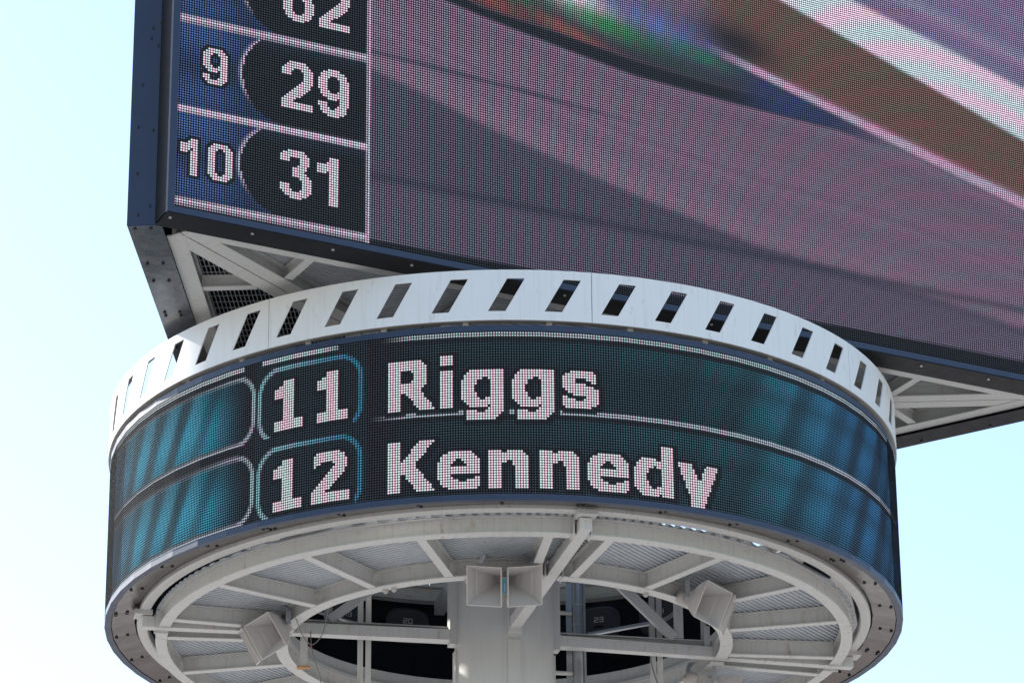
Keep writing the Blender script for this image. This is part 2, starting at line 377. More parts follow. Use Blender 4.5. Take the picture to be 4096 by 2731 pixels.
def ring_content(c, r):
    o = np.zeros(c.shape + (3,))
    line = (r >= 32).astype(int); q = r - 32 * line
    # teal artwork with slanted streaks at both ends
    sl = c + (q - 16) * 0.5
    streak = 0.80 + 0.30 * n1(sl / 5.0, 71) + 0.0 * c
    for x0, wd, dp in ((-84, 3.5, .45), (-101, 4.0, .72), (-119, 4.5, .66), (-138, 4.5, .6), (-158, 5.0, .6), (-173, 4, .5),
                       (112, 7, .18), (139, 6, .30), (169, 5, .50), (194, 6, .42), (211, 4, .62), (233, 5, .60), (249, 3, .5)):
        streak = streak * (1 - dp * np.exp(-((sl - x0) / wd) ** 4))
    vfade = 0.50 + 0.50 * np.maximum(np.exp(-((q - 20) / 8.0) ** 2) * sstep(90, 170, c), np.exp(-((q - 6) / 6.0) ** 2))
    right = 0.14 * sstep(-8, 30, c) + 0.16 * sstep(45, 120, c) + sstep(110, 190, c) * 0.55
    bl = sstep(120, 240, c)
    for k, (a, b2) in enumerate(((0.015, 0.02), (0.34, 0.29), (0.45, 0.70))):
        o[..., k] += right * streak * vfade * (a * (1 - bl) + b2 * bl)
    inner = (c > -58) & (c < -8)
    o[..., 0] += 0.006; o[..., 1] += 0.020 * inner; o[..., 2] += 0.024 * inner
    left = sstep(-60, -92, c) * (1 - 0.45 * sstep(-128, -175, c))
    lm = (c < -58) & (q > 4) & (q < 30)
    lb = left * streak * (0.55 + 0.45 * np.exp(-((q - 20) / 10.0) ** 2)) * lm
    gl = sstep(-135, -165, c)
    for k, (a, b2) in enumerate(((0.02, 0.05), (0.55, 0.36), (0.82, 0.68))):
        o[..., k] += lb * (a * (1 - gl) + b2 * gl)
    # left rounded panel outline
    d = np.abs(rbox(c, q, -400, -58, 3.4, 31.6, 9) + 0.6)
    w = sstep(1.35, 0.5, d) * np.where((q < 8), 0.28 + 0.5 * sstep(-95, -62, c), 0.9)
    add(o, np.clip(w, 0, 1) * (c < -50), (0.58, 0.66, 0.76))
    # number boxes
    d = np.abs(rbox(c, q, -56, -10.5, 3.6, 34, 10) + 0.7)
    w = sstep(1.35, 0.5, d) * (c > -57.5) * (c < -9)
    fx = sstep(-56, -14, c)
    keep = np.where(q > 31.4, np.where(line == 1, 0.0, 1 - sstep(-46, -42, c) * (c < -42)), 1.0)
    keep = np.where((q > 31) & (c > -44), 0.55, keep)
    for k, (a, b2) in enumerate(((0.36, 0.03), (0.60, 0.28), (0.68, 0.48))):
        o[..., k] = o[..., k] * (1 - w * keep) + w * keep * (a * (1 - fx) + b2 * fx)
    # separator lines
    top = (r < 1.5)
    wt = np.where(c < -63, 0.75, np.where(c < -54, 0.0, np.where(c < -20, 0.8 * sstep(-10, -30, c), 0.62 * sstep(-4, 10, c))))
    add(o, top * wt, (0.80, 0.90, 0.95)); 
    mid = ((r == 31) | (r == 32)) & (c > -9)
    add(o, mid * 0.62 * sstep(-9, 8, c), (0.85, 0.88, 1.0))
    ml = ((r == 2) | (r == 3) | (r == 33) | (r == 34)) & ((c > 0) | (c < -58))
    add(o, ml * 0.92, (0.004, 0.004, 0.005))
    # letters, with a dark halo round them
    txt = np.zeros(c.shape); halo = np.zeros(c.shape)
    ci = np.round(c).astype(int); ri = np.round(r).astype(int)
    on = set()
    for ch, cc, rr in (('R', 0, 10), ('i', 20, 10), ('g', 28, 10), ('g', 47, 10), ('s', 66, 10), ('1', -48, 10), ('1', -29, 10),
                       ('K', 0, 42), ('e', 19, 42), ('n', 38, 42), ('n', 57, 42), ('e', 75, 42), ('d', 93, 42), ('y', 111, 42), ('1', -48, 42), ('2', -31, 42)):
        for (k, j) in G[ch]: on.add((cc + k, rr + j))
    hs = set((a + i, b2 + j) for a, b2 in on for i in range(-1, 3) for j in range(-1, 3))
    for idx in np.ndindex(c.shape):
        key = (ci[idx], ri[idx])
        if key in on: txt[idx] = 1
        elif key in hs: halo[idx] = 1
    o *= (1 - 0.94 * halo)[..., None]
    add(o, txt, (0.97, 0.85, 0.91))
    live = (c >= -182) & (c < 266)
    return o * live[..., None]

QL = np.array([(-.34, -.34), (.03, -.34), (.09, .36), (-.25, .36)])
QR = np.array([(.05, -.30), (.36, -.26), (.38, .20), (.11, .30)])
def led_mesh(name, cen, ex, ey, cols, pu, pv, parent, kind='stuff'):
    """two small lens facets per pixel: green/blue on the left, red on the right"""
    n = len(cen); V = np.zeros((n, 8, 3)); K = np.zeros((n, 8, 4)); K[..., 3] = 1
    big = 0.80 + 0.24 * np.clip(cols.max(axis=1), 0, 1.0)  # brighter pixels get larger facets, imitating halation by size
    for i in range(4):
        V[:, i] = cen + ex * (QL[i, 0] * pu * big)[:, None] + ey * (QL[i, 1] * pv * big)[:, None]
        V[:, 4 + i] = cen + ex * (QR[i, 0] * pu * big)[:, None] + ey * (QR[i, 1] * pv * big)[:, None]
    K[:, :4, :3] = (cols * np.array([0.72, 1.12, 1.08]))[:, None]
    K[:, 4:, :3] = (cols * np.array([1.40, 0.80, 0.92]))[:, None]
    me = bpy.data.meshes.new(name)
    me.vertices.add(n * 8); me.vertices.foreach_set('co', V.astype(np.float32).ravel())
    me.loops.add(n * 8); me.loops.foreach_set('vertex_index', np.arange(n * 8, dtype=np.int32))
    me.polygons.add(n * 2); me.polygons.foreach_set('loop_start', np.arange(0, n * 8, 4, dtype=np.int32))
    me.polygons.foreach_set('loop_total', np.full(n * 2, 4, dtype=np.int32))
    at = me.attributes.new('led', 'FLOAT_COLOR', 'POINT'); at.data.foreach_set('color', K.astype(np.float32).ravel())
    me.materials.append(MATS['led_diode']); me.update(calc_edges=True)
    return link(name, me, parent, kind)

rd = thing('ring_display', 'round LED display ring showing 11 Riggs and 12 Kennedy in white letters', 'LED display')
AP = RS * math.cos(math.radians(FA / 2)); CH = RS * math.sin(math.radians(FA / 2))
ROWS = np.arange(64); ZR = ZTOP - ROWS * PV
body_me = None
for i in range(-27, 37):
    pc = PHI0 + FA * (i + 0.5)
    e = Vector(pol(1, pc, 0)); s = Vector((-e.y, e.x, 0))
    # local frame: x along the facet, y outward, z up; data shared between alike cabinets
    rot = Matrix((s, e, Vector((0, 0, 1)))).transposed().to_4x4()
    if body_me is None:
        mb = MB(); w = CH - 0.0015
        mb.hexa([(-w, -0.45, 0.10), (w, -0.45, 0.10), (w, -0.012, 0.10), (-w, -0.012, 0.10),
                 (-w, -0.45, 2.452), (w, -0.45, 2.452), (w, -0.012, 2.452), (-w, -0.012, 2.452)])
        # taper the back so neighbours do not cut into each other
        for k in (0, 1, 4, 5): mb.v[k] = (mb.v[k][0] * (AP - 0.45) / AP * 0.999, mb.v[k][1], mb.v[k][2])
        body = mb.build('led_cabinet', 'led_mask', rd); body_me = body.data
        lv = MB()
        for z in list(ZR + PV * 0.52) + [ZR[-1] - PV * 0.52]:
            lv.hexa([(-w, -0.011, z - 0.0025), (w, -0.011, z - 0.0025), (w, 0.004, z - 0.004), (-w, 0.004, z - 0.004),
                     (-w, -0.011, z + 0.0025), (w, -0.011, z + 0.0025), (w, 0.004, z - 0.000), (-w, 0.004, z - 0.000)])
        lvo = lv.build('sun_louvers', 'louver_plastic', body, 'stuff'); lv_me = lvo.data
        tb = MB(); w2 = CH - 0.001
        tb.hexa([(-w2, -0.30, 2.455), (w2, -0.30, 2.455), (w2, 0.002, 2.468), (-w2, 0.002, 2.468), (-w2, -0.30, 2.56), (w2, -0.30, 2.56), (w2, 0.002, 2.56), (-w2, 0.002, 2.56)])
        for k in (0, 1, 4, 5): tb.v[k] = (tb.v[k][0] * (AP - 0.30) / AP, tb.v[k][1], tb.v[k][2])
        tbo = tb.build('top_trim', 'navy_paint', body); tb_me = tbo.data
        bt = MB()
        bt.hexa([(-w2, -0.095, 0.0), (w2, -0.095, 0.0), (w2, 0.002, -0.006), (-w2, 0.002, -0.006), (-w2, -0.095, 0.088), (w2, -0.095, 0.088), (w2, 0.002, 0.082), (-w2, 0.002, 0.082)])
        bto = bt.build('bottom_trim', 'navy_paint', body); bt_me = bto.data
    else:
        body = link('led_cabinet', body_me, rd)
        link('sun_louvers', lv_me, body, 'stuff'); link('top_trim', tb_me, body); link('bottom_trim', bt_me, body)
    rot.translation = e * AP
    body.matrix_local = rot
    if -18 <= i < 15:                        # the side that faces the stands
        C, R_ = np.meshgrid(74 + i * 16 + np.arange(16), ROWS)
        cols = ring_content(C.astype(float), R_.astype(float)).reshape(-1, 3)
        cols = cols * (1 + 0.10 * (rng.rand(len(cols), 1) - 0.5))
        u = ((C - (74 + i * 16)) - 7.5) * PH
        cen = np.stack([u.ravel(), np.full(u.size, -0.007), (ZTOP - R_ * PV).ravel()], -1)
        led_mesh('led_dots', cen, np.array([1., 0, 0]), np.array([0, 0, 1.]), cols, PH, PV, body)

# soffit lip below the cabinets: 32 bent sheets with screw heads
bolt_me = None
def bolt_mesh(mat, r=0.02, h=0.016):
    mb = MB(); n = 6
    lo = [(r * math.cos(k * math.pi / 3), r * math.sin(k * math.pi / 3), 0) for k in range(n)]
    hi = [(x, y, -h) for x, y, z in lo]
    mb.grid([lo, hi], False, True); mb.face(hi)
    me = bpy.data.meshes.new('bolt'); me.from_pydata(mb.v, [], mb.f); me.materials.append(MATS[mat]); me.update(); return me
bolt_dark = bolt_mesh('bolt_dark', 0.024, 0.02); bolt_zinc = bolt_mesh('bolt_zinc', 0.022, 0.02)
def bolt(parent, p, me=bolt_dark, rot=None):
    o = link('bolt', me, parent); o.location = p
    if rot is not None: o.rotation_euler = rot
    return o
for k in range(32):
    a0 = PHI0 + 11.25 * k + 0.03; a1 = PHI0 + 11.25 * (k + 1) - 0.03
    prof = [(5.55, 0.095), (5.555, 0.085), (5.895, 0.012), (5.895, 0.024), (5.56, 0.105)]
    mb = MB()
    nseg = 2; m = len(prof); angs = [a0, (a0 + a1) / 2, a1]
    def fp(r, a, z):  # follow the flat cabinets
        return pol(r, a, z)
    for i in range(m):
        r0, z0 = prof[i]; r1, z1 = prof[(i + 1) % m]
        for j in range(2):
            mb.face([fp(r0, angs[j], z0), fp(r0, angs[j + 1], z0), fp(r1, angs[j + 1], z1), fp(r1, angs[j], z1)])
    mb.face([fp(r, a0, z) for r, z in prof]); mb.face([fp(r, a1, z) for r, z in reversed(prof)])
    lip = mb.build('soffit_panel', 'bronze_sheet', rd)
    for a in ((a0 + 0.35,) if k % 4 != 3 else (a0 + 0.35, a1 - 0.35)):
        rs = (5.69, 5.855)
        for r in rs:
            z = 0.095 - (r - 5.55) / 0.35 * 0.083 - 0.003
            bolt(lip, pol(r * 0.9988, a, z))

# oval access covers with numbers on the cabinet backs, inside the drum
SEG = {'0': 'abcdef', '1': 'bc', '2': 'abged', '3': 'abgcd', '4': 'fgbc', '5': 'afgcd', '6': 'afgedc', '7': 'abc', '8': 'abcdefg', '9': 'abcdfg'}
def digit(mb, ch, x, z, w, h, t, y):
    P = {'a': ((0, h), (w, h)), 'g': ((0, h / 2), (w, h / 2)), 'd': ((0, 0), (w, 0)), 'f': ((0, h / 2), (0, h)), 'b': ((w, h / 2), (w, h)), 'e': ((0, 0), (0, h / 2)), 'c': ((w, 0), (w, h / 2))}
    for i, k in enumerate(SEG[ch]):
        (xa, za), (xb, zb) = P[k]
        ex_ = t / 2 if xa != xb else 0; ez_ = t / 2 if za != zb else 0
        lift = 0.0006 * i
        mb.box((x + (xa + xb) / 2, y + lift, z + (za + zb) / 2), (max(abs(xb - xa) / 2 + t / 2, t / 2), 0, 0), (0, 0.003, 0), (0, 0, max(abs(zb - za) / 2 + t / 2, t / 2)))
for num in range(17, 27):
    pc = -163.0 - 11.25 * (num - 20)
    e = Vector(pol(1, pc, 0)); s = Vector((e.y, -e.x, 0))      # s: to the right seen from inside
    mb = MB(); n = 40; outl = []
    for k in range(n):
        t = 2 * math.pi * k / n; c_, s_ = math.cos(t), math.sin(t)
        outl.append((math.copysign(abs(c_) ** 0.62, c_) * 0.375, math.copysign(abs(s_) ** 0.72, s_) * 0.31))
    mb.grid([[(x, 0, z) for x, z in outl], [(x, -0.03, z) for x, z in outl], [(x * 0.86, -0.045, z * 0.84) for x, z in outl], [(x * 0.82, -0.032, z * 0.80) for x, z in outl]], True, True)
    mb.face([(x * 0.82, -0.032, z * 0.80) for x, z in outl])
    cov = mb.build('access_cover', 'cover_plastic', rd)
    M4 = Matrix((s, e, Vector((0, 0, 1)))).transposed().to_4x4(); M4.translation = e * 5.515 + Vector((0, 0, 1.87)); cov.matrix_local = M4
    mb = MB(); st = str(num)
    digit(mb, st[0], -0.072, 0.045, 0.058, 0.075, 0.013, -0.037); digit(mb, st[1], 0.018, 0.045, 0.058, 0.075, 0.013, -0.037)
    nm = mb.build('cover_number', 'number_white', cov)
    mb = MB().box((0.0, -0.036, -0.045), (0.075, 0, 0), (0, 0.003, 0), (0, 0, 0.018)); mb.build('name_plate', 'black_paint', cov)

# ------------------------------------------------------------------ guard band round the top of the ring
gb = thing('guard_band', 'white curved steel guard band with slanted cut-outs above the round display', 'railing')
RB, RBI, ZB0, ZB1, SZ0, SZ1 = 6.035, 6.018, 2.62, 3.375, 2.752, 3.245
for k in range(8):
    a0 = 12.0 + 45 * k + 0.045; a1 = 12.0 + 45 * (k + 1) - 0.045
    mb = MB(); span = (a1 - a0) / 6
    def strip(za, zb):
        angs = [a0 + (a1 - a0) * i / 36 for i in range(37)]
        mb.grid([[pol(RB, a, za) for a in angs], [pol(RB, a, zb) for a in angs]], True)
        mb.grid([[pol(RBI, a, zb) for a in angs], [pol(RBI, a, za) for a in angs]], True)
    strip(ZB0, SZ0); strip(SZ1, ZB1)
    angs = [a0 + (a1 - a0) * i / 36 for i in range(37)]
    for zz in (ZB0, ZB1): mb.grid([[pol(RBI, a, zz) for a in angs], [pol(RB, a, zz) for a in angs]], False)
    for aa in (a0, a1): mb.face([pol(RBI, aa, ZB0), pol(RB, aa, ZB0), pol(RB, aa, ZB1), pol(RBI, aa, ZB1)])
    for j in range(6):
        b0 = a0 + span * j; b1 = b0 + span
        lv_ = [SZ0 + (SZ1 - SZ0) * t / 6 for t in range(7)]
        sl = [b0 + 1.2 + 2.6 * t / 6 for t in range(7)]; sr = [x + 2.32 for x in sl]
        for rad in (RB, RBI):
            mb.grid([[pol(rad, b0 + (sl[t] - b0) * q / 3, lv_[t]) for q in range(4)] for t in range(7)], True)
            mb.grid([[pol(rad, sr[t] + (b1 - sr[t]) * q / 3, lv_[t]) for q in range(4)] for t in range(7)], True)
        for ed in (sl, sr): mb.grid([[pol(RBI, ed[t], lv_[t]) for t in range(7)], [pol(RB, ed[t], lv_[t]) for t in range(7)]], False)
        mb.grid([[pol(RBI, sl[0] + 2.32 * q / 2, SZ0) for q in range(3)], [pol(RB, sl[0] + 2.32 * q / 2, SZ0) for q in range(3)]], False)
        mb.grid([[pol(RBI, sl[6] + 2.32 * q / 2, SZ1) for q in range(3)], [pol(RB, sl[6] + 2.32 * q / 2, SZ1) for q in range(3)]], False)
    pan = mb.build('band_panel', 'band_paint', gb)
    mb = MB().arc([(5.86, 2.640), (6.015, 2.640), (6.015, 2.655), (5.86, 2.655)], a0, a1, 36); mb.build('lower_flange', 'band_flange_paint', pan)
    mb = MB().arc([(5.90, 3.335), (6.015, 3.335), (6.015, 3.350), (5.90, 3.350)], a0, a1, 36); mb.build('upper_flange', 'band_flange_paint', pan)
    for q in range(4):
        a = a0 + 5.6 + 11.25 * q; e = Vector(pol(1, a, 0)); s = Vector((-e.y, e.x, 0))
        mb = MB().box(e * 5.90 + Vector((0, 0, 2.60)), e * 0.02, s * 0.04, (0, 0, 0.039)); mb.build('bracket', 'band_flange_paint', gb)

# ------------------------------------------------------------------ three video walls in a triangle
NA = {'front': -62.8, 'rear': 57.2, 'side': 177.2}
def tri(Nd, u, n, z):
    a = math.radians(Nd); return Vector((n * math.cos(a) - u * math.sin(a), n * math.sin(a) + u * math.cos(a), z))
ZS = 3.572; ZT = 11.30
PM = 0.0371; U0 = -7.380; ZM = 3.688; NC, NR = 397, 200

def glyph(rows): return [[1.0 if ch == '#' else 0.0 for ch in r] for r in rows]
B2 = glyph(["...#######...", "..#########..", ".###########.", "#####...#####", "####.....####", "####.....####", ".........####", ".........####", "........#####", ".......#####.", "......######.", ".....######..", "....######...", "...######....", "..######.....", ".#####.......", "#####........", "#############", "#############", "#############"])
B9 = glyph(["....#####....", "..#########..", ".###########.", ".####...####.", "####.....####", "####.....####", "####.....####", "####.....####", "####.....####", ".####...#####", ".############", "..###########", "....####.####", ".........####", "####.....####", "####....####.", ".####..#####.", ".###########.", "..#########..", "....#####...."])
B6 = [list(reversed(r)) for r in reversed(B9)]
B3 = glyph(["...#######...", ".##########..", "############.", "####....####.", "####....####.", "........####.", ".......####..", ".....######..", ".....#####...", ".....######..", ".....#######.", "........#####", ".........####", ".........####", "####.....####", "####.....####", "#####...#####", ".###########.", "..#########..", "....#####...."])
B1 = glyph([".....####", ".....####", "....#####", "#########", "#########", "#########", "####.####"] + [".....####"] * 13)
S9 = glyph(["..######..", ".########.", "####..####", "###....###", "###....###", "###....###", "###....###", "####..####", ".#########", "..####.###", ".......###", "###....###", "###...####", ".########.", "..######.."])
S0 = glyph(["..######..", ".########.", "####..####"] + ["###....###"] * 9 + ["####..####", ".########.", "..######.."])
S1 = glyph(["....###", "...####", "#######", "#######", "####.##", "###.###"] + ["....###"] * 9)

def main_content(c, r):
    o = np.zeros(c.shape + (3,))
    I = lambda pts: np.interp(c, [p[0] for p in pts], [p[1] for p in pts])
    wu = I([(230, 174), (299, 155.3), (384, 132.9), (410, 126.1)]); wl_ = I([(203, 167.0), (264, 147.0), (382, 108.1), (408, 99.6)])
    pu = I([(170, 132), (191, 127.4), (240, 116.3), (289, 103.9), (380, 81.0), (406, 74.8)]); pl = pu - 3.8 - 0.012 * (c - 240)
    du = I([(78, 119.4), (112, 115.6), (127, 111.4), (159, 108.3), (195, 103.7), (235, 100.9), (289, 101.0), (332, 92.9), (400, 72)])
    dl = I([(78, 115.0), (112, 110.1), (127, 107.1), (159, 101.8), (195, 96.5), (235, 94.5), (289, 93.0), (331, 86.2), (400, 66)])
    s1 = I([(79, 81.1), (122, 79.6), (159, 77.8), (201, 75.0), (400, 65)])
    bb = I([(78, 74.0), (100, 68.5), (131, 59.3), (194, 44.1), (246, 33.5), (327, 27.0), (376, 20.5), (400, 18)])
    s2 = 29.0 + 0 * c
    # motion streak coordinate: follows the flow between the curves
    fl = np.where(r > dl, r - dl, np.where(r > bb, (r - bb) / np.maximum(dl - bb, 1) * 45 - 200, r - bb - 400))
    st = n1(fl / 2.2, 5) * 0.5 + n1(fl / 6.0, 91) * 0.5
    mauve = np.array([0.385, 0.262, 0.405]); blue = np.array([0.155, 0.145, 0.225])
    base = np.ones(c.shape + (3,)) * mauve
    base[..., 0] *= 0.93 + 0.16 * n1(fl / 9.0, 301); base[..., 2] *= 0.95 + 0.1 * n1(fl / 8.0, 777)
    base *= (0.84 + 0.32 * st)[..., None]
    o[:] = base
    # brighter pink just above the lower boundary
    add(o, 0.38 * np.exp(-((r - bb - 5) / 5.0) ** 2), (0.56, 0.34, 0.45))
    # darker blue-grey field at lower left
    m = sstep(1.5, -2.5, r - bb) * (1 - 0.35 * sstep(200, 330, c))
    add(o, m * 0.92, tuple(blue))
    m2 = sstep(0, -6, r - s2) * sstep(1.5, -2.5, r - bb)
    add(o, m2 * 0.55, (0.26, 0.205, 0.31))
    # the two thin dark lines
    add(o, 0.62 * np.exp(-((r - s1) / 1.2) ** 2) * (1 - sstep(150, 215, c)), (0.06, 0.09, 0.16))
    add(o, 0.60 * np.exp(-((r - s2) / 1.8) ** 2), (0.065, 0.075, 0.125))
    add(o, 0.35 * np.exp(-((r - bb + 1.5) / 2.5) ** 2) * sstep(180, 250, c), (0.09, 0.09, 0.16))
    # upper picture: everything above the dark car band
    up_ = sstep(-1.2, 1.2, r - dl)
    add(o, up_ * sstep(1.5, -1.5, r - du) * (1 - sstep(275, 318, c)), (0.022, 0.026, 0.036))
    above = sstep(-1.5, 1.5, r - du) * sstep(1.5, -1.5, r - np.where(c < 180, 400, pu))
    blob = lambda cx, cy_, a, b2, ang: np.exp(-(((c - cx) * math.cos(ang) + (r - cy_) * math.sin(ang)) / a) ** 2 - ((-(c - cx) * math.sin(ang) + (r - cy_) * math.cos(ang)) / b2) ** 2)
    up2 = up_ * (c < 300) * sstep(-1.5, 1.5, r - du)
    near = sstep(34, 10, r - du)
    add(o, up2 * near * 0.88 * sstep(95, 120, c) * (1 - sstep(285, 300, c)), (0.045, 0.05, 0.085))
    t = -0.30
    add(o, up2 * 0.75 * blob(128, 116, 18, 4.2, t), (0.62, 0.14, 0.08))
    add(o, up2 * 0.75 * blob(166, 109, 22, 3.6, t), (0.60, 0.20, 0.13))
    add(o, up2 * 0.95 * blob(166, 126, 22, 6.5, t), (1.3, 1.2, 1.35))
    add(o, up2 * 0.80 * blob(140, 122, 11, 4.5, t), (0.07, 0.38, 0.16))
    add(o, up2 * 0.85 * blob(205, 121, 24, 7.0, t), (0.24, 0.32, 0.80))
    add(o, up2 * 0.92 * blob(183, 116.5, 22, 4.6, -0.22), (0.03, 0.46, 0.12))
    add(o, up2 * 0.70 * blob(225, 112.5, 16, 3.6, -0.22), (0.05, 0.40, 0.16))
    add(o, up2 * 0.60 * blob(228, 122, 20, 5.0, t), (0.24, 0.25, 0.62))
    add(o, up2 * 0.5 * blob(215, 105, 26, 3.0, t), (0.05, 0.16, 0.10))
    add(o, sstep(-1, 2, r - dl) * sstep(1.5, -2, r - pl) * sstep(235, 262, c) * (1 - sstep(272, 322, c)) * 0.9, (0.05, 0.09, 0.30))
    # brown band between the pink line and the white band
    br = sstep(-1, 1, r - pu) * sstep(1.5, -1.5, r - wl_) * sstep(228, 252, c + 0.6 * (r - 118))
    add(o, br, (0.29, 0.185, 0.135))
    add(o, br * 0.45 * n1((r - pu) / 3.0, 55), (0.42, 0.15, 0.12))
    add(o, sstep(-1, 1, r - pu) * 0.92 * blob(243, 122, 17, 7.5, -0.25), (0.018, 0.02, 0.028))
    # pink line
    pk = sstep(-1.2, 1.2, r - pl) * sstep(1.2, -1.2, r - pu) * sstep(222, 255, c)
    add(o, pk, (0.92, 0.62, 0.88))
    add(o, 0.6 * np.exp(-((r - pu - 0.6) / 1.3) ** 2) * sstep(240, 280, c), (0.62, 0.22, 0.34))
    # white band and the violet field above it
    wb_ = sstep(-1.5, 1.5, r - wl_)
    add(o, wb_, (1.22, 1.12, 1.28))
    vf = sstep(-2, 2, r - wu)
    vio = n1((r - wu) / 4.0, 17)
    add(o, vf, (0.40, 0.30, 0.56)); add(o, vf * 0.35 * vio, (0.56, 0.42, 0.70))
    add(o, vf * 0.5 * np.exp(-((r - wu - 13) / 3.0) ** 2), (0.70, 0.58, 0.82))
    # unlit margin along the bottom
    dark = sstep(0.6, -0.6, r - (2.4 + np.minimum((c - 79) / 70.0, 3.6)))
    add(o, dark * (c > 77.5), (0.004, 0.004, 0.004))
    # ---- result column on the left
    L_ = c < 77.5
    add(o, L_ * 1.0, (0.010, 0.011, 0.013))
    for base_r in (4.2, 41.6, 78.8):                     # cells with a blue field and a black tab
        y = r - base_r
        cell = L_ & (y > 0) & (y < 36.2)
        ang = np.sqrt(np.clip(1 - ((y - 18.8) / 18.6) ** 2, 0, 1))
        edge = 44.5 - 18.8 * ang
        tone = 0.42 + 0.58 * np.maximum(np.exp(-((y - 6) / 7.0) ** 2) * 0.75, np.exp(-((y - 31) / 9.0) ** 2))
        tone = tone * (1 - 0.45 * sstep(12, 30, c))
        inb = cell & (c < edge - 0.8)
        for k, v in enumerate((0.065, 0.150, 0.46)):
            o[..., k] = np.where(inb, v * tone, o[..., k])
        ring = np.exp(-((c - edge + 0.6) / 1.0) ** 2) * cell * sstep(5, 14, y) * sstep(36, 33, y)
        add(o, 0.85 * ring, (0.85, 0.72, 0.95))
        glow = cell & (c >= edge)
        for k, v in enumerate((0.03, 0.05, 0.10)):
            o[..., k] = np.where(glow, v * sstep(28, 37, y) * 0.9 + 0.008, o[..., k])
    for s0 in (0.7, 38.3, 75.7):
        w = sstep(0, 1.1, r - s0 + 0.3) * sstep(0, 1.1, s0 + 3.9 - r) * L_
        br_ = np.where(r - s0 > 1.6, 1.0, 0.75)
        add(o, w, (0.92, 0.76, 0.96)); o *= np.where(w > 0.5, br_, 1)[..., None]
    vl = (np.abs(c - 77) < 0.6) & (r > 0.5) | (np.abs(c - 78) < 0.6) & (r > 0.5)
    add(o, vl * np.where(np.abs(c - 78) < 0.6, 1.0, 0.62), (0.82, 0.66, 0.86))
    def put(gl, c0, r0):
        h = len(gl); w = len(gl[0]); A = np.array(gl)
        jj = np.round(c - c0).astype(int); ii = h - 1 - np.round(r - r0).astype(int)
        def samp(dj, di):
            j = jj + dj; i = ii + di; ok = (j >= 0) & (j < w) & (i >= 0) & (i < h)
            return np.where(ok, A[np.clip(i, 0, h - 1), np.clip(j, 0, w - 1)], 0)
        hal = np.zeros(c.shape)
        for dj in (-1, 0, 1):
            for di in (-1, 0, 1): hal = np.maximum(hal, samp(dj, di))
        add(o, hal * 0.95, (0.006, 0.006, 0.010)); add(o, samp(0, 0), (1.00, 0.84, 0.94))
    put(S1, 2, 14); put(S0, 13, 14); put(S9, 10, 53)
    put(B3, 42, 13); put(B1, 57, 13); put(B2, 42, 50); put(B9, 57, 50); put(B6, 42, 87); put(B2, 57, 87)
    return o

def video_wall(which, label, sheet):
    Nd = NA[which]
    t = thing('video_wall', label, 'video screen')
    n0, n1_ = 4.27, 4.70
    def bx(u0, u1, na, nb, za, zb):
        return MB().hexa([tri(Nd, u0, na, za), tri(Nd, u1, na, za), tri(Nd, u1, nb, za), tri(Nd, u0, nb, za),
                          tri(Nd, u0, na, zb), tri(Nd, u1, na, zb), tri(Nd, u1, nb, zb), tri(Nd, u0, nb, zb)])
    bx(-7.492, 7.38, n0, 4.672, ZS + 0.02, ZT).build('housing', 'black_paint', t)
    bx(-7.394, 7.36, 4.674, 4.690, ZM - 0.02, ZT - 0.02).build('screen_panel', 'led_mask', t)
    bx(-7.50, 7.39, 4.676, 4.74, ZS + 0.003, ZM - 0.0215).build('bottom_bezel', 'navy_paint', t)
    bx(-7.50, -7.396, 4.676, 4.741, ZM - 0.0205, ZT).build('side_bezel', 'navy_paint', t)
    bx(7.362, 7.39, 4.676, 4.741, ZM - 0.0205, ZT).build('side_bezel', 'navy_paint', t)
    ep = bx(7.392, 7.412, n0 - 0.005, 4.742, ZS + 0.001, ZT).build('end_panel', 'navy_paint', t)
    so = bx(-7.48, 7.40, n0 - 0.01, 4.735, ZS - 0.014, ZS - 0.001).build('soffit_panel', sheet, t)
    return t, Nd, so, ep

vf_, Nf, so, ep = video_wall('front', 'large flat video wall with numbers 9, 10, 29 and 31 beside a blurred pink picture', 'black_paint')
C, R_ = np.meshgrid(np.arange(NC), np.arange(NR))
cols = main_content(C.astype(float), R_.astype(float)).reshape(-1, 3)
cols = cols * (1 + 0.16 * (rng.rand(len(cols), 1) - 0.5))
a = math.radians(Nf); nv = np.array([math.cos(a), math.sin(a), 0]); tv = np.array([-math.sin(a), math.cos(a), 0])
cen = nv * 4.694 + (U0 + C.ravel() * PM)[:, None] * tv + np.array([0, 0, 1.]) * (ZM + R_.ravel() * PM)[:, None]
led_mesh('led_dots', cen, tv, np.array([0, 0, 1.]), cols, PM, PM, vf_)
mb = MB()
for r in range(NR + 1):
    z = ZM + (r - 0.48) * PM
    mb.hexa([tri(Nf, -7.392, 4.689, z - 0.0025), tri(Nf, 7.358, 4.689, z - 0.0025), tri(Nf, 7.358, 4.704, z - 0.004), tri(Nf, -7.392, 4.704, z - 0.004),
             tri(Nf, -7.392, 4.689, z + 0.0025), tri(Nf, 7.358, 4.689, z + 0.0025), tri(Nf, 7.358, 4.704, z), tri(Nf, -7.392, 4.704, z)])
mb.build('sun_louvers', 'louver_plastic', vf_, 'stuff')
for u in np.arange(-7.40, 7.4, 1.21): bolt(so, tri(Nf, u, 4.60, ZS - 0.014), bolt_zinc)
vs_, Nsd, so, ep = video_wall('side', 'navy video wall edge-on at the left, only its end and underside showing', 'grey_sheet')
for u in (7.34, 6.15, 5.55, 4.42, 4.30, 3.1, 2.5, 1.3, 1.2, 0.0, -1.2, -2.4, -3.6):
    for n in (4.42, 4.64): bolt(so, tri(Nsd, u, n, ZS - 0.014))
